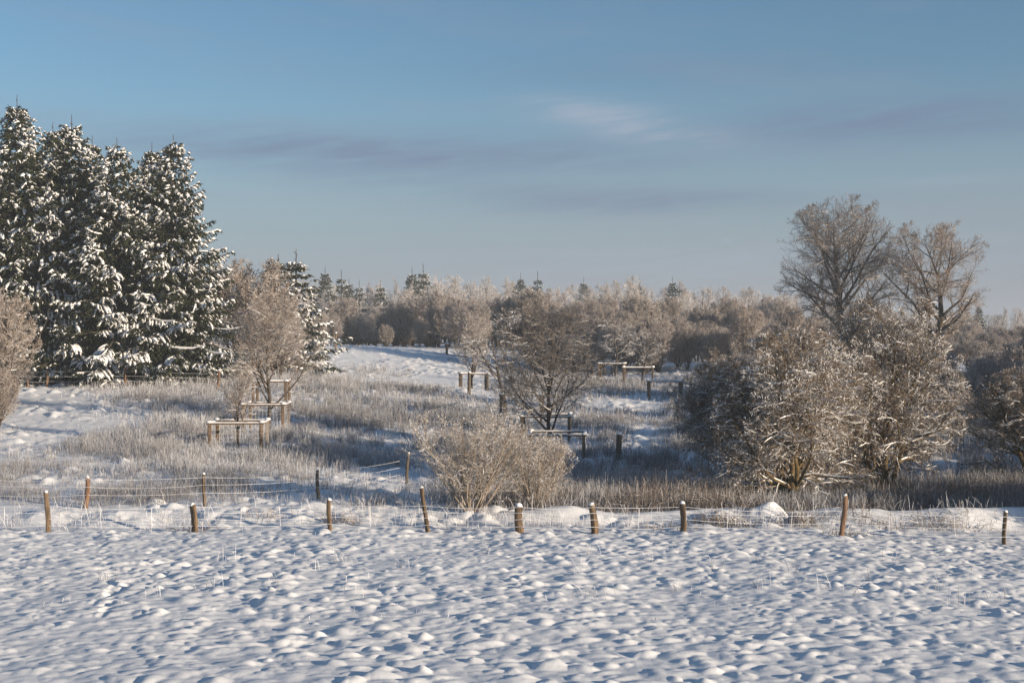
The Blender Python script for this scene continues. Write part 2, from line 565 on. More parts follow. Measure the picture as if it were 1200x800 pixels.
def build_ground():
    rows = np.concatenate([np.linspace(-220, 6, 26), np.linspace(6.5, 9.9, 18), np.geomspace(10, 45, 640), np.geomspace(45, 135, 300)[1:], np.geomspace(135, 1000, 70)[1:]])
    inner = np.linspace(-0.62, 0.62, 1400)
    outer = np.geomspace(0.002, 1.0, 50)
    cols = np.concatenate([-(outer[::-1]), np.zeros(1400), outer])
    ye = np.maximum(rows, 9.0)
    X = np.concatenate([np.full((len(rows), 50), -0.62), np.broadcast_to(inner, (len(rows), 1400)), np.full((len(rows), 50), 0.62)], 1) * ye[:, None] + cols[None] * 600.0
    Yg = np.broadcast_to(rows[:, None], X.shape)
    x, y = X.ravel(), Yg.ravel().copy()
    z = H(x, y) + relief(x, y) - 0.08
    sel = (y > 22) & (y < 41)
    z[sel] += tracks(x[sel], y[sel])
    n, m = X.shape
    i = (np.arange(n - 1)[:, None] * m + np.arange(m - 1)[None]).ravel()
    q = np.stack([i, i + 1, i + m + 1, i + m], -1)
    me = mesh_from('snowy_ground', [(np.stack([x, y, z], -1), q, 0)], M_SNOW, smooth=True)
    tag(obj('snowy_ground', me), kind='structure')


build_ground()


def gz(x, y):
    return float(H(np.array([x]), np.array([y]))[0])


def spot(px, Y):
    x = (px - 600) * Y / F
    return x, Y, gz(x, Y)


# ------------------------------------------------------------------ winter air: a thin even haze round everything
def build_haze():
    v, f, _ = box_faces(-1060, 1060, -225, 1005, -3.5, 29.0)
    m = bpy.data.materials.new('winter_haze')
    m.use_nodes = True
    w = NT(m.node_tree)
    out = w.add('ShaderNodeOutputMaterial')
    pv = w.add('ShaderNodeVolumePrincipled')
    pv.inputs['Color'].default_value = (0.80, 0.89, 1.0, 1)
    pv.inputs['Density'].default_value = HAZE
    pv.inputs['Anisotropy'].default_value = 0.0
    w.link(pv.outputs[0], out.inputs['Volume'])
    o = obj('haze', mesh_from('haze', [(v, f, 0)], m))
    tag(o, 'thin pale winter haze over the whole meadow', 'haze', kind='stuff')
    o.display_type = 'WIRE'


def box_faces(x0, x1, y0, y1, z0, z1):
    v = np.array([(x, y, z) for z in (z0, z1) for x, y in ((x0, y0), (x1, y0), (x1, y1), (x0, y1))])
    return v, np.array([(0, 3, 2, 1), (4, 5, 6, 7), (0, 1, 5, 4), (1, 2, 6, 5), (2, 3, 7, 6), (3, 0, 4, 7)]), 0


HAZE = 0.0006
build_haze()

# ------------------------------------------------------------------ trees
def proto_tree(seed, trunk_h, trunk_r, n_limb, env, counts, limb_ang=0.7, up=(0.06, 0.03, 0.02, 0.01), wig=(0.10, 0.13, 0.16, 0.18), f0=0.3,
               stems=1, fan=0.0, rtw=0.006, mats=None, snow=True, pads=0, padr=(0.012, 0.03), top=None, lf=(0.85, 0.55, 0.5, 0.45), sides=(8, 5, 4, 3, 3), lmax=(99, 99, 1.6, 0.8),
               lean=0.0, lowang=None, bal=(0.62, 0.6, 0.55), snow_amt=0.6, ejt=(0.6, 1.15)):
    """Bare tree: trunk(s) with limbs, branches, twigs.  Returns meshes for trunk, crown and lying snow."""
    rng = np.random.default_rng(seed)
    top = top or env[0][2] + env[1][2] * 0.86
    K = 10
    tr = np.zeros((stems, K, 3))
    for s in range(stems):
        a = s * 2.4 + rng.random() * 0.8
        d = np.array([math.cos(a) * fan, math.sin(a) * fan, 1.0]) * 1.0
        if stems > 1:
            d[:2] *= rng.uniform(0.35, 1.25)
        d[0] += lean
        d = d / np.linalg.norm(d)
        p = np.array([math.cos(a), math.sin(a), 0]) * (0.09 * trunk_r / 0.1 if stems > 1 else 0.0)
        p[2] = -0.25
        hh = (top + 0.25) * (rng.uniform(0.75, 1.05) if stems > 1 else 1.0) / (K - 1)
        for k in range(K):
            tr[s, k] = p
            d = d + rng.normal(0, 0.09, 3) * (0.5 + k / K)
            d[2] += 0.05
            d = d / np.linalg.norm(d)
            p = p + d * hh
    tt = np.linspace(0, 1, K)
    trr = np.repeat((trunk_r * (1 - tt) ** 0.85 + 0.012)[None], stems, 0)
    trr[:, 0] *= 1.35
    e = env
    l1, r1 = grow(tr, trr, n_limb, f0, 0.97, limb_ang, 0.16, lf[0], 9, up[0], wig[0], bal[0], rng, 0.25, rtw * 2, e, llim=(0.3, lmax[0]), ej=(0.75, 0.97))
    l2, r2 = grow(l1, r1, counts[0], 0.15, 1.0, 0.75, 0.22, lf[1], 7, up[1], wig[1], bal[1], rng, 0.3, rtw * 1.5, e, llim=(0.25, lmax[1]), ej=(0.7, 1.02))
    l3, r3 = grow(l2, r2, counts[1], 0.12, 1.0, 0.72, 0.25, lf[2], 5, up[2], wig[2], bal[2], rng, 0.4, rtw * 1.15, e, llim=(0.15, lmax[2]), ej=ejt)
    lv = [(l1, r1, sides[1]), (l2, r2, sides[2]), (l3, r3, sides[3])]
    if counts[2]:
        l4, r4 = grow(l3, r3, counts[2], 0.1, 1.0, 0.7, 0.3, lf[3], 4, up[3], wig[3], 0.6, rng, 0.5, rtw, e, llim=(0.10, lmax[3]), ej=ejt)
        lv.append((l4, r4, sides[4]))
    if len(counts) > 3 and counts[3]:
        l5, r5 = grow(l4, r4, counts[3], 0.15, 1.0, 0.7, 0.3, 0.55, 3, up[3], wig[3], 0.7, rng, 0.6, rtw * 0.8, e, llim=(0.08, lmax[3] * .7))
        lv.append((l5, r5, 3))
    v, q = tubes(tr, trr, sides[0])
    trunk = mesh_from('trunk', [(v, q, 0)] + [(*tubes(l1, r1, sides[1]), 0)], mats[0], smooth=True)
    crown = mesh_from('crown', [(*tubes(p, r, s), 0) for p, r, s in lv[1:]], mats[1])
    sn = []
    if snow:
        sn.append((*tubes(*snow_on(l1, r1, rng, snow_amt), 5), 0))
        sn.append((*tubes(*snow_on(l2, r2, rng, snow_amt, 0.8, extra=0.004), 4), 0))
        sn.append((*tubes(*snow_on(l3, r3, rng, snow_amt, 0.9, extra=0.003 + 0.006 * (snow_amt > .9), keep=0.6), 3), 0))
    if pads:
        src, rs, _ = lv[-1]
        cl = vnoise(src[:, 0, 0] + src[:, 0, 2] * .6, src[:, 0, 1] + src[:, 0, 2] * .8, 0.55, 2)
        k = rng.random(len(src)) < pads * np.clip(2.6 * cl - 0.75, 0.05, 1.2)
        p = src[k] + 0
        m = len(p)
        prof = np.array([0.3, 1.0, 0.8, 0.3] if p.shape[1] == 4 else [0.4, 1.0, 0.3] if p.shape[1] == 3 else [.3, .9, 1, .8, .3])
        r = rng.uniform(*padr, (m, 1)) * prof[None] * rng.uniform(0.6, 1.3, (m, len(prof)))
        p[:, :, 2] += r * 0.5
        sn.append((*tubes(p, r, 4), 0))
    snm = mesh_from('snow', sn, M_PAD, smooth=True) if sn else None
    return {'trunk': trunk, 'crown': crown, 'snow': snm}


def place(proto, name, label, cat, px=None, Y=None, scale=1.0, rot=None, group=None, loc=None, sink=0.06):
    x, y, z = loc if loc is not None else spot(px, Y)
    t = thing(name, label, cat, (x, y, z - sink), RNG.random() * 6.28 if rot is None else rot, group, scale)
    for k, m in proto.items():
        if m is not None:
            obj({'snow': 'snow_cover'}.get(k, k), m, t)
    return t


# --- spruces
def proto_spruce(seed, Ht, Rb, dens=1.0, snow_p=0.75, droop=1.0):
    rng = np.random.default_rng(seed)
    z, zs = 0.7, []
    while z < Ht - 0.95:
        zs.append(z)
        z += rng.uniform(0.36, 0.70) * (1 - 0.5 * z / Ht) / dens
    B, rec = [], []
    for zz in zs:
        n = rng.integers(6, 9)
        a0 = rng.random() * 6.28
        q = zz / Ht
        L0 = (Rb * (1 - q) ** 0.93 * (0.85 if q < 0.06 else 1.0) + 0.05) * rng.uniform(0.8, 1.1)
        for k in range(n):
            a = a0 + k * 6.283 / n + rng.normal(0, 0.2)
            L = L0 * rng.uniform(0.72, 1.18)
            pitch = (-0.16 + 0.95 * q ** 2.2) * rng.uniform(0.75, 1.2) + rng.normal(0, 0.07)
            sag = (0.42 - 0.36 * q) * droop * rng.uniform(0.7, 1.3)
            s = np.linspace(0, 1, 9)
            hx = L * s
            vz = L * (pitch * s - sag * s ** 1.5 * 0.8 + 0.22 * s ** 4)
            bend = rng.normal(0, 0.10) * s ** 2 * L
            B.append(np.stack([math.cos(a) * hx - math.sin(a) * bend, math.sin(a) * hx + math.cos(a) * bend, zz + vz + rng.normal(0, .06)], -1))
            rec.append(L)
    B, rec = np.array(B), np.array(rec)
    br = np.maximum(0.012 + 0.012 * rec[:, None] * np.linspace(1, 0.2, 9)[None], 0.010)
    # branchlets on both sides, hanging
    PB, PL, PS = [], [], []
    for b, L in zip(B, rec):
        n = max(3, int(L / (0.125 if L > 1 else 0.2)))
        s = 0.12 + 0.88 * (np.arange(n) + rng.random(n)) / n
        q = np.clip(s * 8, 0, 7.999)
        i = q.astype(int)
        f = (q - i)[:, None]
        pos = b[i] + (b[i + 1] - b[i]) * f
        T = nrm(b[i + 1] - b[i])
        side = nrm(np.cross(T, [0, 0, 1.0])) * np.where(np.arange(n) % 2, 1, -1)[:, None]
        d = T * 0.65 + side * rng.uniform(0.55, 1.0, (n, 1)) + np.array([0, 0, -0.20]) * rng.uniform(0.3, 1.6, (n, 1))
        PS.append(np.full(n, rng.choice([0.3, 0.8, 1.0, 1.35], p=[.25, .25, .25, .25])))
        PB.append(np.concatenate([pos, nrm(d)], 1))
        PL.append(np.clip(0.42 * L * (1.02 - s) + 0.22 * min(1, L), 0.07, 0.95) * rng.uniform(0.7, 1.25, n))
    PB, PL, PS = np.concatenate(PB), np.concatenate(PL), np.concatenate(PS)
    C, K = len(PL), 5
    bl = np.zeros((C, K, 3))
    bl[:, 0] = PB[:, :3]
    d = PB[:, 3:]
    for k in range(1, K):
        d = d + rng.normal(0, 0.10, (C, 3))
        d[:, 2] -= 0.19 * droop
        d = nrm(d)
        bl[:, k] = bl[:, k - 1] + d * (PL / (K - 1))[:, None]
    blr = np.repeat(np.array([[0.022, 0.030, 0.030, 0.026, 0.008]]), C, 0)
    # needle twigs
    tw, twr = grow(bl, blr, 9, 0.08, 1.0, 0.75, 0.25, 0.0, 3, -0.16, 0.12, 1.0, rng, 0.4, 0.020, None, absl=0.17)
    twr = np.repeat(np.array([[0.020, 0.028, 0.008]]), len(tw), 0)
    trunk_p = np.zeros((1, 12, 3))
    trunk_p[0, :, 2] = np.linspace(-0.3, Ht, 12)
    trunk_r = (Ht * 0.011 * (1 - np.linspace(0, 1, 12)) + 0.012)[None]
    ld, lr = grow(trunk_p[:, -3:], trunk_r[:, -3:], 5, 0.3, 0.9, 0.8, 0.1, 0, 3, 0.25, 0.05, 1, rng, 0.4, 0.016, absl=0.16)
    trunk = mesh_from('trunk', [(*tubes(trunk_p, trunk_r, 8), 0), (*tubes(B, br, 3), 0)], M_TRUNK, smooth=True)
    crown = mesh_from('crown', [(*tubes(bl, blr, 3), 0), (*tubes(tw, twr, 3), 0), (*tubes(ld, lr * 0 + .018, 3), 0)], M_NEEDLE)
    # snow pads on the branchlets and twigs
    patch = vnoise(bl[:, 2, 0] * 1.0 + bl[:, 2, 2] * 0.7, bl[:, 2, 1] + bl[:, 2, 2] * 1.1, 1.3, 3)
    outer = np.hypot(bl[:, 0, 0], bl[:, 0, 1]) / (Rb * np.clip(1 - bl[:, 0, 2] / Ht, 0.03, 1) ** 0.93 + 0.1)
    pz = snow_p * np.clip(2.5 * patch - 0.5, 0.06, 1.5) * np.clip(outer * 1.5, 0.2, 1.1)
    k = rng.random(C) < pz * PS
    sp = bl[k][:, 1:] + 0
    sr = rng.uniform(0.030, 0.088, (len(sp), 1)) * np.array([[0.35, 1.0, 1.1, 0.35]]) * rng.uniform(0.7, 1.3, (len(sp), 4))
    sp[..., 2] += 0.024 + sr * 0.3
    k2 = (rng.random(len(tw)) < 0.45) & np.repeat(k, 9)[:len(tw)] | (rng.random(len(tw)) < 0.05)
    s2 = tw[k2] + 0
    r2 = rng.uniform(0.016, 0.036, (len(s2), 1)) * np.array([[0.7, 1.0, 0.35]])
    s2[..., 2] += 0.02 + r2 * 0.25
    k3 = rng.random(len(B)) < 0.22
    s3 = B[k3][:, 4:] + 0
    r3 = np.clip(rec[k3][:, None] * 0.02, 0.03, 0.075) * rng.uniform(0.2, 1.5, (len(s3), 5))
    s3[..., 2] += 0.03
    snow = mesh_from('snow', [(*tubes(sp, sr, 5), 0), (*tubes(s2, r2, 4), 0), (*tubes(s3, r3, 5), 0)], M_PAD, smooth=True)
    return {'trunk': trunk, 'crown': crown, 'snow': snow}


SPR = [proto_spruce(21, 18.0, 5.4, 1, .75, 1.15), proto_spruce(22, 17.0, 4.6, 1, .75, 1.15), proto_spruce(23, 16.0, 5.1, 1, .85, 1.15)]
SPR_FAR = [proto_spruce(31, 9.0, 2.3, 0.8, 1.5), proto_spruce(32, 8.0, 2.1, 0.8, 1.5)]
SPR_DARK = [proto_spruce(33, 9.0, 2.3, 0.75, 0.16), proto_spruce(34, 8.0, 2.2, 0.75, 0.12)]
# px, Y, top row, proto, label
for px, Y, ty, k, rot, lab in (
        (-28, 92, 150, 1, 0.4, 'snow covered spruce cut off by the left edge of the picture'),
        (20, 90, 110, 0, 1.0, 'tallest snow covered spruce, with a thin pointed top, at the left end of the row'),
        (62, 95, 142, 1, 2.2, 'narrow snowy spruce just right of the tallest one'),
        (84, 91, 133, 2, 5.0, 'snowy spruce with a bushy top, third in the row from the tallest one'),
        (108, 96, 158, 1, 3.1, 'slim dark spruce squeezed between the bushy topped one and the broad middle one'),
        (137, 89, 160, 2, 0.7, 'broad spruce with big snow laden boughs in the middle of the row'),
        (178, 95, 165, 0, 4.2, 'snowy spruce standing half behind the brightest one at the right end'),
        (203, 90, 156, 2, 2.9, 'broad spruce at the right end of the row, white with sunlit snow')):
    x, y, z = spot(px, Y)
    ztop = CAMZ + (400 - ty) * Y / F
    s = (ztop - z) / (18.0, 17.0, 16.0)[k]
    place(SPR[k], 'spruce_tree', lab, 'spruce tree', px, Y, (s * 1.26, s * 1.26, s), rot, 'tall snowy spruces at the left')
for px, Y, ty, k, lab in ((347, 112, 291, 0, 'small snowy spruce with a pointed top right of the bare bushes'),
                          (326, 116, 297, 1, 'small snowy spruce half hidden behind its pointed neighbour')):
    x, y, z = spot(px, Y)
    s = (CAMZ + (400 - ty) * Y / F - z) / (9.0, 8.0)[k]
    place(SPR_FAR[k], 'spruce_tree', lab, 'spruce tree', px, Y, (s * 1.75, s * 1.75, s), None, 'small spruces by the snowy slope')

# --- the pair of tall bare trees on the right
E = ((0, 0, 9.4), (6.0, 6.0, 6.5), 0.25)
OAK_A = proto_tree(41, 15, 0.34, 28, E, (9, 9, 8, 2), 0.97, (0.03, 0.02, 0.015, 0.01), (0.045, 0.05, 0.07, 0.09), 0.23, rtw=0.0075, mats=(M_TRUNK, M_OAKTWIG), lf=(1.0, 0.5, 0.5, 0.5), lmax=(10, 4.2, 1.8, .9), top=13.5)
E = ((0, 0, 8.4), (5.4, 5.4, 5.7), 0.4)
OAK_B = proto_tree(47, 14, 0.33, 20, E, (8, 9, 8, 2), 0.92, (0.025, 0.02, 0.03, 0.02), (0.12, 0.15, 0.18, 0.18), 0.24, rtw=0.0075, mats=(M_TRUNK, M_OAKTWIG), lf=(0.95, 0.52, 0.5, 0.5), lmax=(8, 3.5, 1.5, .7), top=12)
x, y, z = spot(990, 118)
s = (CAMZ + 176 * 118 / F - z) / 15.9
place(OAK_A, 'broad_tree', 'taller domed bare tree with fine upswept twigs rising behind the big frosted bush', 'tree', 990, 118, (s * 1.12, s * 1.12, s), 0.6)
x, y, z = spot(1096, 113)
s = (CAMZ + 150 * 113 / F - z) / 14.1
place(OAK_B, 'broad_tree', 'gnarled bare tree with crooked snowy limbs, just right of the domed one', 'tree', 1092, 113, (s * 1.1, s * 1.1, s), 2.0)

# --- big frosted thorn bushes behind the fence
def haw(seed, rx, ry, h, stems, pads=0.30, counts=(8, 8, 7, 3), lean=0.0, cz=0.52, mats=None):
    e = ((lean * 2, 0, h * cz), (rx, ry, h * (1 - cz) * 1.03))
    return proto_tree(seed, h, 0.11, 11, e, counts, 0.85, (0.01, -0.01, -0.01, -0.01), (0.14, 0.2, 0.25, 0.25), 0.09, stems=stems, fan=0.38, rtw=0.0048, snow_amt=1.0,
                      mats=mats or (M_HAWTRUNK, M_HAW), pads=pads, padr=(0.005, 0.013), ejt=(0.45, 1.3), lf=(0.8, 0.6, 0.55, 0.5), lmax=(4, 2.2, 1.0, 0.45), lean=lean)


HAW_A = haw(51, 3.7, 3.2, 7.0, 5, cz=0.46)
HAW_B = haw(52, 3.5, 3.0, 5.6, 5, cz=0.44)
HAW_C = haw(53, 3.5, 3.2, 4.6, 6, 0.12, (8, 8, 7, 2), cz=0.44)
place(HAW_A, 'thorn_bush', 'tallest frosted bush with brown upright stems, glittering in the sun behind the fence', 'bush', 1036, 49.5, (0.86, 0.86, 1.05), 0.5)
place(HAW_B, 'thorn_bush', 'wide frosted bush on a short thick trunk, left of the tallest one', 'bush', 927, 47, (1.0, 1.0, 1.06), 1.9)
place(HAW_C, 'thorn_bush', 'dark low spreading bush in the shade at the left of the frosted bushes', 'bush', 864, 55, (1.0, 1.0, 1.02), 4.0)
place(HAW_C, 'thorn_bush', 'dark frosted bush cut off by the right edge, above dead stalks', 'bush', 1216, 52, (0.95, 0.95, 0.95), 2.0)

# --- willow shrub in the middle, behind the fence
e = ((0, 0, 1.1), (3.2, 2.3, 2.9))
WIL = proto_tree(61, 3.7, 0.022, 7, e, (5, 4, 4, 0), 0.38, (0.06, 0.05, 0.04, 0.03), (0.05, 0.07, 0.1, 0.12), 0.16, stems=22, fan=0.70, rtw=0.0034,
                 mats=(M_WILLOW, M_WILLOW), snow=False, pads=0.2, padr=(0.005, 0.011), lf=(0.6, 0.5, 0.5, 0.45), lmax=(1.8, 1.0, 0.6, 0.35), bal=(0.6, .6, .6))
place(WIL, 'willow_shrub', 'pale frosted willow shrub with many upright stems in the middle, just behind the fence', 'shrub', 553, 43.2, (1.0, 1.0, 0.85), 0.3)
place(WIL, 'willow_shrub', 'smaller pale frosted shrub leaning out right of the large willow shrub', 'shrub', 628, 43.8, (0.60, 0.60, 0.68), 2.1)

# --- young fruit trees inside the wooden guards
def fruit(seed, h, rx, f0=0.2, n=13, counts=(8, 8, 6, 0), ang=0.75, up=0.03, pads=0.0, cz=0.55, mt=None):
    e = ((0, 0, h * cz), (rx, rx, h * (1 - cz) * 1.04))
    return proto_tree(seed, h, 0.10, n, e, counts, ang, (up, 0.03, 0.03, 0.02), (0.06, 0.08, 0.11, 0.15), f0, rtw=0.0058, mats=(M_TRUNK, mt or M_FRUIT), pads=pads, padr=(0.008, 0.016),
                      lf=(0.85, 0.6, 0.5, 0.45), lmax=(5, 2.6, 1.3, 0.6), snow_amt=0.8, top=h * 0.8)


FR_A, FR_D, FR_B, FR_C = fruit(71, 7.2, 3.3, 0.14, 18, (9, 9, 8, 2), 0.85, up=0.02, mt=M_DARKTW, cz=.5), fruit(74, 7.2, 3.4, 0.2, 17, (9, 9, 8, 0), 0.7), fruit(72, 6.0, 1.6, 0.2, ang=0.5), fruit(73, 5.0, 2.3, 0.34, 9, (6, 6, 5, 0), 1.0, pads=0.25)

# ------------------------------------------------------------------ boards, posts, guards
def box(x0, x1, y0, y1, z0, z1, bev=0.0):
    """A bar with chamfered long edges along its longest axis (8-sided) or plain."""
    if bev <= 0:
        v = np.array([(x, y, z) for z in (z0, z1) for x, y in ((x0, y0), (x1, y0), (x1, y1), (x0, y1))])
        f = np.array([(0, 3, 2, 1), (4, 5, 6, 7), (0, 1, 5, 4), (1, 2, 6, 5), (2, 3, 7, 6), (3, 0, 4, 7)])
        return [(v, f, 0)]
    d = np.array([x1 - x0, y1 - y0, z1 - z0])
    ax = int(np.argmax(d))
    o = [k for k in range(3) if k != ax]
    lo, hi = np.array([x0, y0, z0]), np.array([x1, y1, z1])
    a0, a1, b0, b1 = lo[o[0]], hi[o[0]], lo[o[1]], hi[o[1]]
    ring = [(a0 + bev, b0), (a1 - bev, b0), (a1, b0 + bev), (a1, b1 - bev), (a1 - bev, b1), (a0 + bev, b1), (a0, b1 - bev), (a0, b0 + bev)]
    v = np.zeros((16, 3))
    for k, c in enumerate((lo[ax], hi[ax])):
        for i, (p, q) in enumerate(ring):
            v[k * 8 + i, ax], v[k * 8 + i, o[0]], v[k * 8 + i, o[1]] = c, p, q
    i = np.arange(8)
    f4 = np.stack([i, (i + 1) % 8, (i + 1) % 8 + 8, i + 8], -1)
    f8 = np.array([i[::-1], i + 8])
    return [(v, f4, 0), (v, f8, 0)]


def snow_strip(p0, p1, w, h, seed, n=14):
    """Rounded uneven ridge of snow lying on a rail from p0 to p1."""
    rg = np.random.default_rng(seed)
    p0, p1 = np.array(p0, float), np.array(p1, float)
    t = np.linspace(0, 1, n)
    c = p0 + (p1 - p0) * t[:, None]
    s = nrm(np.cross((p1 - p0)[None], [0, 0, 1.0]))[0]
    hh = h * rg.uniform(0.65, 1.2, n)
    hh[[0, -1]] *= 0.6
    V = []
    for a in np.linspace(0, math.pi, 7):
        V.append(c + s * math.cos(a) * w * 0.5 * rg.uniform(0.92, 1.08, n)[:, None] + np.array([0, 0, 1.0]) * (math.sin(a) ** 0.7 * hh)[:, None])
    V = np.array(V)                      # 7,n,3
    i = (np.arange(6)[:, None] * n + np.arange(n - 1)[None]).ravel()
    q = np.stack([i, i + 1, i + n + 1, i + n], -1)
    ends = np.array([[k * n for k in range(7)], [k * n + n - 1 for k in range(6, -1, -1)]])
    return [(V.reshape(-1, 3), q, 0), (V.reshape(-1, 3), ends, 0)]


def dome(cx, cy, z, rx, ry, h, seed):
    rg = np.random.default_rng(seed)
    V, n, m = [], 10, 5
    for j in range(m):
        a = j / (m - 1) * math.pi / 2
        for i in range(n):
            p = i / n * 2 * math.pi
            k = rg.uniform(0.9, 1.1)
            V.append((cx + math.cos(p) * math.cos(a) * rx * k, cy + math.sin(p) * math.cos(a) * ry * k, z + math.sin(a) * h))
    i = (np.arange(m - 1)[:, None] * n + np.arange(n)[None]).ravel()
    j = (np.arange(m - 1)[:, None] * n + ((np.arange(n) + 1) % n)[None]).ravel()
    q = np.stack([i, j, j + n, i + n], -1)
    return [(np.array(V), q, 0)]


def tree_guard(px, Y, rotz, w, dpt, h, label, wood, mesh_wire=False, scale=1.0, missing=()):
    x, y, z = spot(px, Y)
    t = thing('tree_guard', label, 'tree guard', (x, y, z), rotz, 'wooden tree guards in the meadow', scale)
    hw, hd, lg = w / 2, dpt / 2, 0.075
    k = 0
    for sx in (-1, 1):
        for sy in (-1, 1):
            k += 1
            if k in missing:
                continue
            cx, cy = sx * (hw - lg), sy * (hd - lg)
            o = obj('leg', mesh_from('leg', box(cx - lg, cx + lg, cy - lg, cy + lg, -0.4, h, 0.018), wood), t)
    rt = 0.075
    obj('rail', mesh_from('rail', box(-hw - 0.05, hw + 0.05, -hd - 0.02, -hd + 0.14, h + 0.003, h + rt, 0.012), wood), t)
    obj('rail', mesh_from('rail', box(-hw - 0.05, hw + 0.05, hd - 0.14, hd + 0.02, h + 0.003, h + rt, 0.012), wood), t)
    for sx in (-1, 1):
        c = sx * (hw - 0.03)
        obj('rail', mesh_from('rail', box(c - 0.08, c + 0.08, -hd + 0.145, hd - 0.145, h + 0.006, h + rt - .004, 0.012), wood), t)
    sd = int(px * 7)
    sn = []
    sn += snow_strip((-hw - 0.04, -hd + 0.06, h + rt), (hw + 0.04, -hd + 0.06, h + rt), 0.15, 0.045, sd)
    sn += snow_strip((-hw - 0.04, hd - 0.06, h + rt), (hw + 0.04, hd - 0.06, h + rt), 0.15, 0.045, sd + 1)
    for sx in (-1, 1):
        sn += snow_strip((sx * (hw - .03), -hd + .16, h + rt - .006), (sx * (hw - .03), hd - .16, h + rt - .006), 0.15, 0.045, sd + 2 + sx)
    for sx in (-1, 1):
        for sy in (-1, 1):
            sn += dome(sx * (hw - .05), sy * (hd - .06), h + rt + .015, 0.13, 0.12, 0.085, sd + sx * 3 + sy)
    obj('snow_cover', mesh_from('snow_cover', sn, M_PAD, smooth=True), t)
    if mesh_wire or Y < 70:
        P = []
        for zz in np.arange(0.15, h, 0.17):
            P += [((-hw, -hd, zz), (hw, -hd, zz)), ((-hw, hd, zz), (hw, hd, zz)), ((-hw, -hd, zz), (-hw, hd, zz)), ((hw, -hd, zz), (hw, hd, zz))]
        for q in np.arange(-hw + .15, hw, 0.17):
            P += [((q, -hd, 0), (q, -hd, h)), ((q, hd, 0), (q, hd, h))]
        for q in np.arange(-hd + .15, hd, 0.17):
            P += [((-hw, q, 0), (-hw, q, h)), ((hw, q, 0), (hw, q, h))]
        P = np.array(P)
        obj('wire_mesh', mesh_from('wire_mesh', [(*tubes(P, np.full(P.shape[:2], 0.0018), 3), 0)], M_WIRE), t)
    return t


tree_guard(280, 59, 0.06, 2.25, 2.3, 1.02, 'front left tree guard, bright wood with a full frame of four snowy rails', M_WOOD)
tree_guard(312, 67.5, 0.03, 2.0, 2.3, 1.2, 'tree guard directly behind the bright front left one', M_WOOD)
tree_guard(318, 77, 0.05, 1.9, 1.9, 1.45, 'rear tree guard of the three at left, with taller corner posts', M_WOOD)
tree_guard(653, 62, -0.06, 2.5, 2.6, 1.0, 'nearest tree guard behind the pale willow shrub', M_WOODG)
tree_guard(640, 71, -0.05, 2.5, 2.6, 1.2, 'middle tree guard under the dark fruit tree branches', M_WOODG)
tree_guard(612, 80, -0.08, 2.4, 2.2, 1.3, 'third tree guard back behind the willow shrub', M_WOODG)
tree_guard(779, 95, -0.05, 2.3, 2.2, 1.2, 'grey tree guard nearest the dark spreading bush', M_WOODG)
tree_guard(748, 106, -0.1, 2.3, 2.2, 1.25, 'tree guard with a young snowy tree, next in line beyond the grey one', M_WOODG)
tree_guard(717, 118, -0.15, 2.2, 2.2, 1.3, 'middle tree guard of the receding row on the right of the fruit tree', M_WOOD)
tree_guard(706, 130, -0.2, 2.2, 2.2, 1.3, 'second farthest tree guard of the receding row', M_WOOD)
tree_guard(694, 142, -0.2, 2.0, 2.0, 1.4, 'farthest tree guard of the receding row against the reddish thicket', M_WOOD)
tree_guard(555, 100, 0.1, 2.0, 2.0, 1.3, 'tree guard at the foot of the snowy slope, under a thin young tree', M_WOODG)
tree_guard(534, 146, 0.1, 2.0, 2.0, 1.1, 'low tree guard at the top of the snowy slope', M_WOOD)
tree_guard(1098, 66, 0.0, 2.0, 1.8, 1.1, 'tree guard in deep blue shade right of the tallest frosted bush', M_WOODG)

fg = 'young trees in wooden guards'
place(FR_A, 'fruit_tree', 'dark spreading fruit tree rising from the guards behind the willow shrub', 'tree', 642, 64, (1.0, 1.0, 1.0), 0.4, fg)
place(FR_B, 'fruit_tree', 'slender young tree standing in the bright front guard at left', 'tree', 279, 59, (0.55, 0.55, 0.62), 0.5, fg)
place(FR_D, 'fruit_tree', 'bushy fruit tree with a fan of fine branches in the second left guard', 'tree', 316, 67.5, (0.85, 0.85, 0.93), 2.5, fg)
place(FR_C, 'fruit_tree', 'small tree with crooked snowy limbs in the second guard of the right row', 'tree', 752, 106, 0.9, 1.0, fg)
place(FR_C, 'fruit_tree', 'crooked small tree in the middle guard of the right row', 'tree', 722, 118, 1.05, 3.0, fg)
place(FR_B, 'fruit_tree', 'upright small tree in the second farthest guard of the right row', 'tree', 708, 130, 0.9, 4.0, fg)
place(FR_B, 'fruit_tree', 'thin snowy young tree at the foot of the snowy slope', 'tree', 553, 100, (0.9, 0.9, 0.85), 1.2, fg)
place(FR_C, 'fruit_tree', 'small spreading tree behind the third guard, left of the dark fruit tree', 'tree', 592, 82, 1.25, 5.0, fg)

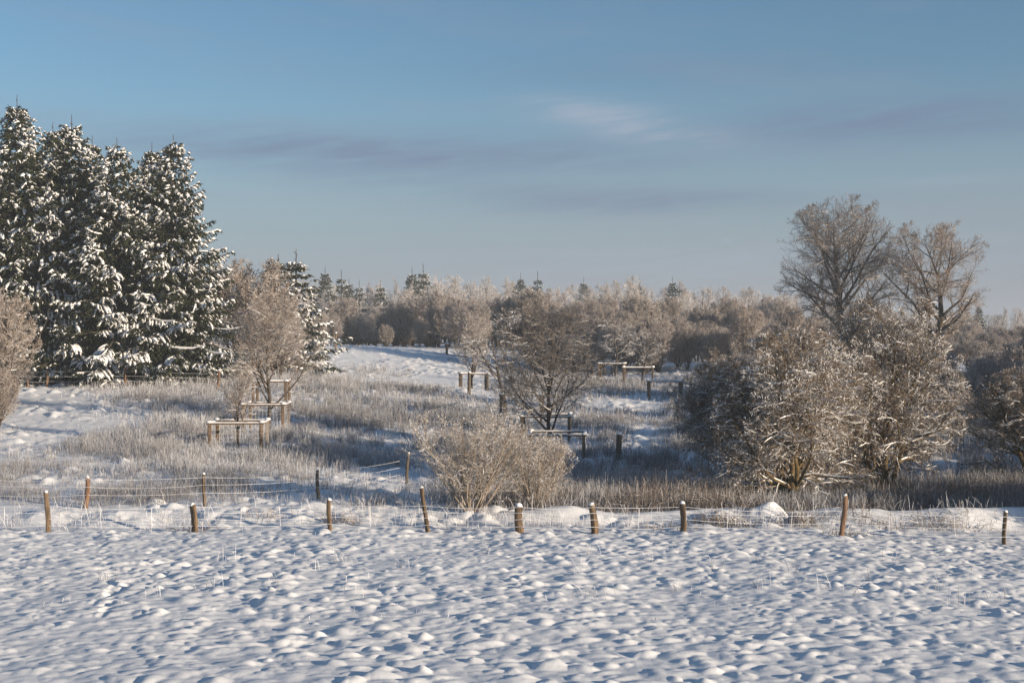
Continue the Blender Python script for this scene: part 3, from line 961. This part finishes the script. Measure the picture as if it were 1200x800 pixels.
# ------------------------------------------------------------------ fences
def round_post(h, r, seed, lean=(0, 0), crook=0.02, cut=0.0):
    rg = np.random.default_rng(seed)
    K, n = 9, 12
    t = np.linspace(0, 1, K)
    ph = rg.random(4) * 6.28
    cx = lean[0] * t + crook * np.sin(t * 4 + ph[0]) - crook * math.sin(ph[0])
    cy = lean[1] * t + crook * np.cos(t * 3.3 + ph[1]) - crook * math.cos(ph[1])
    V = []
    a = np.arange(n) * 2 * math.pi / n
    prof = 1 + 0.11 * np.sin(2 * a + ph[2]) + 0.09 * np.sin(3 * a + ph[3])
    for k in range(K):
        rr = r * (1.12 - 0.2 * t[k]) * (1 + rg.normal(0, 0.03)) * prof
        z = -0.35 + (h + 0.35) * t[k]
        V.append(np.stack([cx[k] + np.cos(a) * rr, cy[k] + np.sin(a) * rr, z + (np.cos(a) * cut * r if k == K - 1 else a * 0)], -1))
    V = np.concatenate(V)
    i = (np.arange(K - 1)[:, None] * n + np.arange(n)[None]).ravel()
    j = (np.arange(K - 1)[:, None] * n + ((np.arange(n) + 1) % n)[None]).ravel()
    q = np.stack([i, j, j + n, i + n], -1)
    cap = np.array([np.arange(n) + (K - 1) * n])
    return [(V, q, 0), (V, cap, 0)], (cx[-1], cy[-1])


M_POST = wood_material('post_wood', (0.045, 0.032, 0.022), (0.19, 0.13, 0.08))
M_POSTR = wood_material('reddish_post_wood', (0.08, 0.048, 0.034), (0.24, 0.14, 0.085))


def fence(name, label, posts, wires, wr, sag, base, seed0, droppers=0.0, wspan=None):
    """posts: (px, Y, height, radius, lean x, material, label). wires: heights above the ground."""
    x0, y0, z0 = spot(posts[0][0], posts[0][1])
    t = thing(name, label, 'fence', (x0, y0, z0))
    foot = []
    for k, (px, Y, h, r, lx, mat, lab) in enumerate(posts):
        x, y, z = spot(px, Y)
        z += float(relief(np.array([x]), np.array([y]))[0]) * 0.3 - 0.06
        foot.append((x, y, z, h, lx))
        r = r * 0.88
        parts, (tx, ty) = round_post(h, r, seed0 + k, (lx, 0), 0.04, 0.5 if k % 2 else -0.35)
        p = obj('post', mesh_from('post', parts, mat, smooth=False), t)
        p.location = (x - x0, y - y0, z - z0)
        if lab:
            p['label'] = lab
        s = obj('snow_cap', mesh_from('snow_cap', dome(tx, ty, h - 0.012, r * 0.95, r * 0.9, r * 0.75 + 0.02, seed0 + k * 3), M_PAD, smooth=True), p)
    # wires follow the posts, sagging a little between them
    ends = [spot(*e) for e in wspan] if wspan else []
    pts = ([(*ends[0], 1.1, 0)] if ends else []) + foot + ([(*ends[1], 1.1, 0)] if ends else [])
    for wi, hh in enumerate(wires):
        line = []
        for a, b in zip(pts[:-1], pts[1:]):
            for s in np.linspace(0, 1, 10, endpoint=False):
                dz = -sag * 4 * s * (1 - s) * (1 + 0.5 * math.sin(wi * 3 + a[0]))
                ax, bx = a[0] + a[4] * hh / a[3], b[0] + b[4] * hh / b[3]
                line.append((ax + (bx - ax) * s - x0, a[1] + (b[1] - a[1]) * s - 0.075 - y0, (a[2] + (b[2] - a[2]) * s) + hh + dz - z0))
        line = np.array(line)[None]
        rg = np.random.default_rng(wi + seed0)
        obj('wire', mesh_from('wire', [(*tubes(line, wr * rg.uniform(0.7, 1.3, line.shape[:2]), 5), 0)], M_WIRE), t)
    if droppers:
        P = []
        rg = np.random.default_rng(seed0)
        for a, b in zip(pts[:-1], pts[1:]):
            L = math.hypot(a[0] - b[0], a[1] - b[1])
            n = int(L / droppers)
            for k in range(1, n):
                s = (k + rg.uniform(-.2, .2)) / n
                bx, by, bz = a[0] + (b[0] - a[0]) * s - x0, a[1] + (b[1] - a[1]) * s - y0 - 0.075, a[2] + (b[2] - a[2]) * s - z0
                P.append(((bx, by, bz + wires[0] - .05), (bx + rg.normal(0, .03), by, bz + wires[-1] - sag * .8)))
        P = np.array(P)
        obj('stay_wire', mesh_from('stay_wire', [(*tubes(P, np.full(P.shape[:2], wr * 0.8), 3), 0)], M_WIRE), t)
    return t


fence('wire_fence', 'frosted wire fence on uneven round posts along the far edge of the snowy field', [
    (55, 39.6, 1.17, 0.075, 0.03, M_POST, 'straight slim post at the left end'),
    (230, 39.6, 0.80, 0.10, -0.16, M_POST, 'short thick post leaning left'),
    (387, 39.8, 0.90, 0.08, 0.05, M_POST, None),
    (502, 39.5, 1.25, 0.075, -0.12, M_POST, 'tall crooked post leaning left, in front of the willow shrub'),
    (611, 39.0, 0.78, 0.125, -0.02, M_POST, 'short thick post with a slanting snow cap'),
    (696, 39.0, 0.82, 0.105, -0.05, M_POST, None),
    (798, 39.0, 0.86, 0.09, 0.03, M_POST, None),
    (985, 38.6, 1.17, 0.075, 0.04, M_POSTR, 'tall reddish post near the right end'),
    (1179, 38.0, 0.88, 0.07, -0.05, M_POST, 'thin post at the right end')],
    (0.22, 0.42, 0.60, 0.76), 0.0062, 0.05, 0, 900, 1.1, ((-120, 40), (1330, 37.6)))
fence('wire_fence', 'rear wire fence of thin posts among the frosted grass at left', [
    (-40, 43.5, 1.0, 0.06, 0, M_POST, None),
    (99, 43.2, 0.92, 0.08, 0.02, M_POSTR, 'pale orange post with snow on top'),
    (240, 43.8, 0.98, 0.06, 0.03, M_POST, None),
    (375, 45.5, 0.95, 0.07, -0.02, M_WOODG, None),
    (478, 50, 1.1, 0.06, 0, M_WOODG, None)],
    (0.40, 0.65, 0.88), 0.0045, 0.06, 0, 950)
fence('paddock_fence', 'low rail fence in the dark below the spruces', [
    (-10, 85, 1.2, 0.09, 0, M_POSTR, None), (32, 85, 1.15, 0.08, 0, M_POSTR, None), (54, 85, 1.2, 0.09, 0, M_POSTR, None),
    (148, 85.5, 1.25, 0.09, 0, M_POSTR, None), (255, 86, 1.2, 0.09, 0, M_POSTR, None)],
    (0.4, 0.7, 1.0), 0.006, 0.03, 0, 970)
for px, Y, h, lab in ((725, 60, 1.1, 'grey snow capped post standing alone in the shaded grass beside the dark bush'),
                      (390, 141, 1.9, 'taller of two posts at the top of the snowy slope'),
                      (393.5, 134, 1.7, 'shorter of two posts at the top of the snowy slope'),
                      (550, 92, 1.4, 'dark post at the lower right of the snowy slope')):
    x, y, z = spot(px, Y)
    parts, (tx, ty) = round_post(h, 0.11, int(px), (0.02, 0), 0.01)
    t = thing('wooden_post', lab, 'post', (x, y, z))
    obj('shaft', mesh_from('shaft', parts, M_WOODG if px > 500 else M_POST), t)
    obj('snow_cap', mesh_from('snow_cap', dome(tx, ty, h - .01, .12, .12, .12, 5), M_PAD, smooth=True), t)

# ------------------------------------------------------------------ bare thickets and the far wood
def shrub(seed, h, rx, mats, stems=7, fan=0.4, counts=(6, 6, 4, 0), rtw=0.009, ang=0.42, pads=0.0, cz=0.45):
    e = ((0, 0, h * cz), (rx, rx, h * (1 - cz)))
    return proto_tree(seed, h, 0.06, 8, e, counts, ang, (0.06, 0.05, 0.03, 0.02), (0.07, 0.1, 0.13, 0.15), 0.12, stems=stems, fan=fan, rtw=rtw, mats=mats, snow=False, pads=pads, padr=(.015, .03),
                      lf=(0.6, 0.55, 0.5, 0.5), lmax=(3, 1.8, 1.0, 0.6), sides=(5, 4, 3, 3, 3), bal=(.6, .65, .65), ejt=(0.3, 1.7))


def far_tree(seed, h, rx, counts=(8, 8, 6), cz=0.6, f0=0.15, rtw=0.013, ang=0.6):
    e = ((0, 0, h * cz), (rx, rx, h * (1 - cz) * 1.02))
    return proto_tree(seed, h, 0.18, 12, e, counts, ang, (0.05, 0.03, 0.03, 0.02), (0.08, 0.11, 0.14, 0.16), f0, rtw=rtw, mats=(M_TRUNK, M_FAR), snow=False,
                      lf=(0.8, 0.55, 0.5, 0.45), lmax=(5, 2.6, 1.3, 0.7), sides=(6, 4, 3, 3, 3))


SH = [shrub(81, 5.0, 2.3, (M_TRUNK, M_RED), counts=(7, 7, 5, 0)), shrub(82, 4.5, 2.0, (M_TRUNK, M_FRUIT), 9, 0.5, counts=(7, 7, 5, 0)), shrub(83, 5.5, 1.9, (M_TRUNK, M_RED), 7, 0.25, counts=(7, 7, 5, 0))]
FT = [far_tree(91, 11, 3.6), far_tree(92, 12, 2.8, cz=0.5, ang=0.45), far_tree(93, 10, 3.9, cz=0.6, ang=.75), far_tree(94, 13, 2.5, cz=0.5, ang=0.4)]

# the round bare bush and the one cut by the left edge
place(SH[1], 'bare_bush', 'dense pale brown bush between the tall spruces and the small ones', 'bush', 292, 98, (2.0, 2.0, 2.0), 0.3)
place(SH[0], 'bare_bush', 'reddish round bush at the foot of the small spruces', 'bush', 325, 100, (1.2, 1.2, 1.0), 1.3)
place(SH[1], 'bare_bush', 'grey bare bush with hanging twigs cut off by the left edge, before the spruces', 'bush', -8, 74, (1.25, 1.25, 1.55), 2.2)
place(SH[1], 'bare_bush', 'low twiggy bush in the meadow grass under the grey bare bush at the left edge', 'bush', -6, 63, (0.6, 0.6, 0.7), 4.0)


def scatter(n, px0, px1, y0, y1, top, protos, hs, name, label, cat, group, seed, jit=8, wide=(0.7, 1.15), hmin=1.5):
    rg = np.random.default_rng(seed)
    for k in range(n):
        px = px0 + (px1 - px0) * (k + rg.uniform(-.35, 1.35)) / n
        Y = rg.uniform(y0, y1)
        q = rg.integers(len(protos))
        x, y, z = spot(px, Y)
        zt = CAMZ + (400 - (top(px) + rg.normal(0, jit))) * Y / F
        h = max(zt - z, hmin)
        s = h / hs[q]
        wd = rg.uniform(*wide) * max(1.0, (hs[q] * 0.8 / h) ** 0.4)
        place(protos[q], name, label, cat, scale=(s * wd, s * wd, s), rot=rg.random() * 6.28, group=group, loc=(x, y, z))


def lerp_fn(*pts):
    xs, ys = zip(*pts)
    return lambda p: float(np.interp(p, xs, ys))


# far wood, back to front
far_top = lerp_fn((360, 338), (420, 338), (500, 333), (540, 325), (600, 332), (640, 340), (700, 334), (760, 335), (800, 338), (850, 345), (885, 336), (915, 352), (935, 346), (1000, 355), (1110, 362), (1200, 362), (1300, 360))
scatter(100, 340, 1330, 300, 400, far_top, FT, (10.8, 11.8, 9.9, 12.6), 'frosted_tree', 'bare frosted tree in the far wood along the horizon', 'tree', 'frosted trees of the far wood', 1, 6)
far_top0 = far_top
far_top = lambda p: far_top0(p) - 6
mid_top = lambda p: far_top0(p) + 8
scatter(130, 350, 1330, 215, 290, mid_top, FT, (10.8, 11.8, 9.9, 12.6), 'frosted_tree', 'bare frosted tree in the far wood along the horizon', 'tree', 'frosted trees of the far wood', 2, 8)
low_top = lerp_fn((370, 372), (450, 366), (520, 352), (600, 350), (680, 362), (760, 366), (860, 362), (930, 366), (1100, 384), (1250, 380))
scatter(150, 365, 1300, 160, 205, low_top, SH, (4.9, 4.4, 5.4), 'thicket_shrub', 'bare brownish shrub in the thicket before the far wood', 'shrub', 'shrubs of the thicket', 3, 8, (0.75, 1.2))
near_top = lerp_fn((540, 378), (600, 372), (700, 378), (800, 382), (900, 382), (1000, 392), (1150, 400), (1260, 400))
scatter(84, 612, 1260, 128, 156, near_top, SH, (4.9, 4.4, 5.4), 'thicket_shrub', 'bare brownish shrub in the thicket before the far wood', 'shrub', 'shrubs of the thicket', 4, 9, (0.75, 1.2))
scatter(22, 830, 1290, 92, 122, lerp_fn((830, 410), (1000, 412), (1120, 405), (1300, 398)), SH, (4.9, 4.4, 5.4), 'valley_shrub', 'dark bare shrub in the shaded dip right of the tallest frosted bush', 'shrub', 'shrubs in the shaded dip', 5, 8, (1.0, 1.4))
scatter(34, 1065, 1300, 68, 96, lerp_fn((1060, 452), (1130, 436), (1180, 418), (1300, 405)), SH, (4.9, 4.4, 5.4), 'valley_shrub', 'dark bare shrub in the shaded dip right of the tallest frosted bush', 'shrub', 'shrubs in the shaded dip', 6, 9, (0.9, 1.3))
# dark spruces of the far wood
for k, (px, Y, ty) in enumerate(((381, 250, 318), (400, 240, 322), (409, 245, 332), (421, 235, 334), (483, 260, 319), (496, 255, 315), (471, 235, 346), (446, 250, 334),
                                 (610, 330, 326), (630, 325, 324), (684, 300, 331), (750, 300, 332), (788, 280, 330), (796, 285, 336), (1147, 240, 361))):
    x, y, z = spot(px, Y)
    q = k % 2
    s = (CAMZ + (407 - ty) * Y / F - z) / (9.0, 8.0)[q]
    place(SPR_DARK[q], 'far_spruce', 'dark spruce rising among the frosted trees of the far wood', 'spruce tree', px, Y, (s * 1.15, s * 1.15, s), None, 'spruces of the far wood')

# unseen spruces added past the right edge to shade the dip and meadow
for k, (x, y, s) in enumerate(((32, 47.5, 0.7), (35, 51.5, 0.75), (38, 56, 0.8), (41, 65, 0.8), (45, 74, 0.75), (49, 82, 0.65), (52, 91, 0.55), (57, 100, 0.55), (60, 110, 0.5), (66, 121, .55))):
    place(SPR[k % 3], 'spruce_tree', 'unseen snowy spruce added at the right to shade the dip and meadow', 'spruce tree', scale=s, rot=k * 1.3, group='unseen spruces shading the dip and meadow', loc=(x, y, gz(x, y)))

# fallen frosted limbs in the dip
rg = np.random.default_rng(8)
fb, fr_ = grow(np.array([[[0, 0, -0.2], [0, 0, 0.6], [0.1, 0, 1.2]]]), np.array([[0.09, 0.08, 0.07]]), 7, 0.1, 1.0, 1.0, 0.3, 0, 9, -0.02, 0.06, 0.6, rg, 0.3, 0.03, absl=3.6)
fb2, fr2 = grow(fb, fr_, 7, 0.2, 1.0, 0.6, 0.2, 0.4, 6, -0.02, 0.1, 0.6, rg, 0.3, 0.012)
FALL = {'limb': mesh_from('limb', [(*tubes(fb, fr_, 5), 0)], M_TRUNK), 'twigs': mesh_from('twigs', [(*tubes(fb2, fr2, 3), 0)], M_FRUIT),
        'snow': mesh_from('snow', [(*tubes(*snow_on(fb, fr_, rg, 0.7), 5), 0), (*tubes(*snow_on(fb2, fr2, rg, 0.7, extra=.008), 4), 0)], M_PAD, smooth=True)}
place(FALL, 'fallen_limb', 'fallen snow lined limbs lying in the blue shade right of the tallest frosted bush', 'fallen branch', 1132, 72, 1.0, 0.4)

for k, (x, y, sc) in enumerate(((19.5, 41.2, 0.62), (22.5, 39.8, 0.72), (25.5, 42.5, 0.8), (28, 38.6, 0.8))):  # unseen bushes, added to throw shade on the bank and herb belt
    place(HAW_C, 'thorn_bush', 'unseen low frosted bush added past the fence end to shade the bank and dead herbs', 'bush', scale=sc, rot=k * 1.7, group='unseen bushes shading the bank', loc=(x, y, gz(x, y)))

# ------------------------------------------------------------------ grass
def blades(x, y, h, wdt, lean, tone, rng, K=4, zoff=0.0, mat=None, name='grass', curl=1.0):
    """Ribbons crossing in pairs are not needed at this size: every blade is a bent three-sided stalk."""
    n = len(x)
    z = H(x, y) + relief(x, y) - 0.10 + zoff
    a = rng.random(n) * 6.28
    d = np.stack([np.cos(a) * lean, np.sin(a) * lean], -1)
    t = np.linspace(0, 1, K)
    p = np.zeros((n, K, 3))
    p[..., 0] = x[:, None] + d[:, :1] * h[:, None] * t[None] ** 1.7
    p[..., 1] = y[:, None] + d[:, 1:] * h[:, None] * t[None] ** 1.7
    p[..., 2] = z[:, None] + h[:, None] * (t[None] - 0.35 * curl * np.abs(lean)[:, None] * t[None] ** 2.5)
    r = wdt[:, None] * 0.5 * np.array([[0.8, 1.0, 0.85, 0.45]])[:, :K]
    v, q = tubes(p, r, 3)
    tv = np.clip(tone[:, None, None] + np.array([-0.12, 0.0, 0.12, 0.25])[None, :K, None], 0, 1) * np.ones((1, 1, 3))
    return v, q, tv.ravel()


def region(px, py, ells):
    """Sum of soft ellipses given in photo pixels, used as a map of where grass grows."""
    d = np.zeros_like(px)
    for cx, cy, rx, ry, amp in ells:
        q = ((px - cx) / rx) ** 2 + ((py - cy) / ry) ** 2
        d = np.maximum(d, amp * np.exp(-q * q * 0.8))
    return d


TALL = [(220, 460, 110, 26, 1.0), (370, 483, 190, 26, 1.1), (480, 485, 110, 24, 1.0), (250, 522, 190, 26, 0.9), (380, 535, 130, 24, .9), (190, 568, 110, 30, 1.0), (60, 560, 100, 28, .7), (330, 560, 130, 22, .55),
        (640, 570, 140, 34, 1.1), (740, 545, 70, 40, 1.0), (690, 480, 70, 14, .8), (720, 500, 60, 22, .9), (560, 520, 100, 30, .9), (470, 392, 90, 12, 1.0), (440, 436, 70, 9, .55), (430, 460, 110, 12, .9), (350, 450, 80, 14, .8),
        (720, 455, 50, 10, .9), (640, 450, 70, 20, .8), (820, 480, 60, 40, .9), (980, 520, 220, 70, .9), (1000, 580, 240, 30, 1.2), (1160, 570, 100, 40, 1.2), (850, 588, 60, 12, .8), (30, 480, 25, 30, .3), (440, 595, 60, 14, .6), (560, 500, 60, 18, .7)]
BARE = [(30, 475, 75, 30), (300, 500, 40, 8), (60, 500, 50, 22), (440, 414, 95, 13), (515, 440, 40, 15), (730, 476, 50, 6), (752, 515, 18, 14)]


def build_grass():
    rng = np.random.default_rng(77)
    out = []
    for y0, y1, dens, wl, hscale in ((43.5, 60, 165, 0.010, 1.0), (60, 80, 105, 0.013, 1.05), (80, 115, 52, 0.019, 1.05), (115, 165, 24, 0.028, 1.0)):
        area = (y1 - y0) * (y0 + y1) * 0.5 * 0.82
        n = int(area * dens)
        nt = n // 7
        y = np.sqrt(rng.uniform(y0 ** 2, y1 ** 2, nt))
        x = rng.uniform(-0.41, 0.41, nt) * y
        px = 600 + x * F / y
        py = 400 + (CAMZ - H(x, y)) * F / y
        w = region(px, py, TALL)
        w = w * (0.35 + 1.3 * vnoise(x, y, 2.2, 2)) * (0.4 + 1.2 * vnoise(x, y, 0.8, 4))
        bare = region(px, py, [(*b, 1.0) for b in BARE])
        w = np.clip(np.maximum(w, 0.24 * (0.3 + 1.2 * vnoise(x, y, 1.5, 0))) * (1 - 0.93 * bare), 0, 1.3) * 0.85
        k = rng.random(nt) < w
        x, y, w, px, py = x[k], y[k], w[k], px[k], py[k]
        x = np.repeat(x, 7) + rng.normal(0, 0.10, len(x) * 7)
        y = np.repeat(y, 7) + rng.normal(0, 0.10, len(y) * 7)
        w, px = np.repeat(w, 7), np.repeat(px, 7)
        gx, gy = (280 - 600) * 59 / F, 59.0
        near_guard = np.exp(-(((x - gx) / 2.2) ** 2 + ((y - gy + 1.2) / 2.6) ** 2))
        h = (0.16 + 0.46 * np.clip(w, 0, 1)) * (1 - 0.5 * near_guard) * rng.uniform(0.35, 1.3, len(x)) * hscale
        lean = np.abs(rng.normal(0.2, 0.25, len(x)))
        tone = np.clip(0.40 + 0.25 * (vnoise(x, y, 3.0, 1) - 0.5) + rng.normal(0, 0.16, len(x)) + 0.10 * (w < 0.3), 0, 1)
        out.append(blades(x, y, h, rng.uniform(0.5, 1.2, len(x)) * wl, lean, tone, rng))
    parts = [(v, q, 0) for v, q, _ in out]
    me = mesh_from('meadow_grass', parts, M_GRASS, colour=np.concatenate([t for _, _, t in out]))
    tag(obj('meadow_grass', me), 'frosted tan grass growing through the snow of the meadow', 'grass', kind='stuff')
    # dead herbs and bent reeds right behind the fence on the right
    n = 15000
    px = rng.uniform(560, 1250, n)
    y = rng.uniform(43.4, 48.5, n) + (px > 900) * rng.uniform(0, 3, n)
    x = (px - 600) * y / F
    k = rng.random(n) < np.clip(2.2 * vnoise(x, y, 1.1, 3) * (0.5 + vnoise(x, y, 0.4, 1)) - 0.55, 0.03, 1)
    x, y = x[k], y[k]
    h = rng.uniform(0.2, 1.0, len(x)) * (0.5 + 0.9 * vnoise(x, y, 1.7, 5))
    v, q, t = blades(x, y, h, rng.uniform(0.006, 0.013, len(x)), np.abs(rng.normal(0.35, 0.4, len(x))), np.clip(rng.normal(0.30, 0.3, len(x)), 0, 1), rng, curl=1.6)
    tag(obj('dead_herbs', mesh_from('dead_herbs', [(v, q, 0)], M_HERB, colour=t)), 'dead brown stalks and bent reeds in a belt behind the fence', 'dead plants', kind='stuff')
    # ragged brown tufts half buried in the snow bank
    bx, by, bh = [], [], []
    for px, Y, m, sx, hh in ((850, 41.0, 150, .55, .5), (838, 41.3, 70, .4, .6), (942, 41.3, 120, .3, .75), (925, 41.2, 40, .4, .4), (1040, 41.2, 60, .5, .4), (1095, 41.5, 130, .6, .45), (1130, 41.2, 50, .5, .4), (765, 40.4, 60, .45, .25),
                             (400, 41.0, 90, .4, .5), (312, 41.6, 60, .5, .4), (990, 39.2, 60, .35, .4), (800, 39.6, 40, .4, .25), (228, 40.0, 50, .4, .3), (1000, 41.8, 60, .4, .7), (870, 42.6, 40, .3, .5)):
        bx.append((px - 600) * Y / F + rng.normal(0, sx, m))
        by.append(Y + rng.normal(0, 0.22, m))
        bh.append(rng.uniform(0.3, 1.2, m) * hh)
    x, y, h = (np.concatenate(a) for a in (bx, by, bh))
    v, q, t = blades(x, y, h, rng.uniform(0.008, 0.018, len(x)), np.abs(rng.normal(0.6, 0.6, len(x))), np.clip(rng.normal(0.38, 0.3, len(x)), 0, 1), rng, curl=1.8)
    tag(obj('bank_stalks', mesh_from('bank_stalks', [(v, q, 0)], M_HERB, colour=t)), 'ragged brown stalks half buried in the snow bank along the fence', 'dead plants', kind='stuff')
    # tufts and single stalks in the field and along the fence
    xs, ys, hs = [], [], []
    tufts = [(125, 678, 16), (262, 655, 8), (398, 660, 14), (367, 668, 8), (328, 690, 7), (470, 668, 8), (245, 690, 6), (700, 700, 10), (680, 668, 8), (690, 648, 6), (793, 690, 12), (835, 668, 8), (882, 690, 9),
             (890, 660, 6), (965, 690, 8), (1000, 700, 6), (1098, 690, 8), (1124, 706, 7), (1160, 700, 6), (1010, 680, 5), (570, 650, 6), (760, 660, 6), (930, 670, 5), (1050, 660, 6), (420, 700, 5), (180, 700, 5)]
    for px, py, n in tufts:
        Y = field_row(py)
        xs.append((px - 600) * Y / F + rng.normal(0, 0.12, n))
        ys.append(Y + rng.normal(0, 0.10, n))
        hs.append(rng.uniform(0.12, 0.42, n))
    n = 150
    Y = rng.uniform(24, 39, n)
    xs.append(rng.uniform(-.37, .37, n) * Y)
    ys.append(Y)
    hs.append(rng.uniform(0.05, 0.18, n))
    n = 2600
    Y = rng.normal(41.2, 0.9, n).clip(39.7, 43.5)
    X = rng.uniform(-.38, .38, n) * Y
    k = rng.random(n) < np.clip(2.2 * vnoise(X, Y, 1.1, 2) - 0.55, 0.05, 1)
    xs.append(X[k])
    ys.append(Y[k])
    hs.append(rng.uniform(0.12, 0.55, k.sum()))
    x, y, h = (np.concatenate(a) for a in (xs, ys, hs))
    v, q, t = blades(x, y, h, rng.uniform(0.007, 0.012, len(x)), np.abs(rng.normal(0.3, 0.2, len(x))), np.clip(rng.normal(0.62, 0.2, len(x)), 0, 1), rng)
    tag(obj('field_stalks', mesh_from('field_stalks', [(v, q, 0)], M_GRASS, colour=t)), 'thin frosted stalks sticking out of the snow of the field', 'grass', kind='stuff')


build_grass()
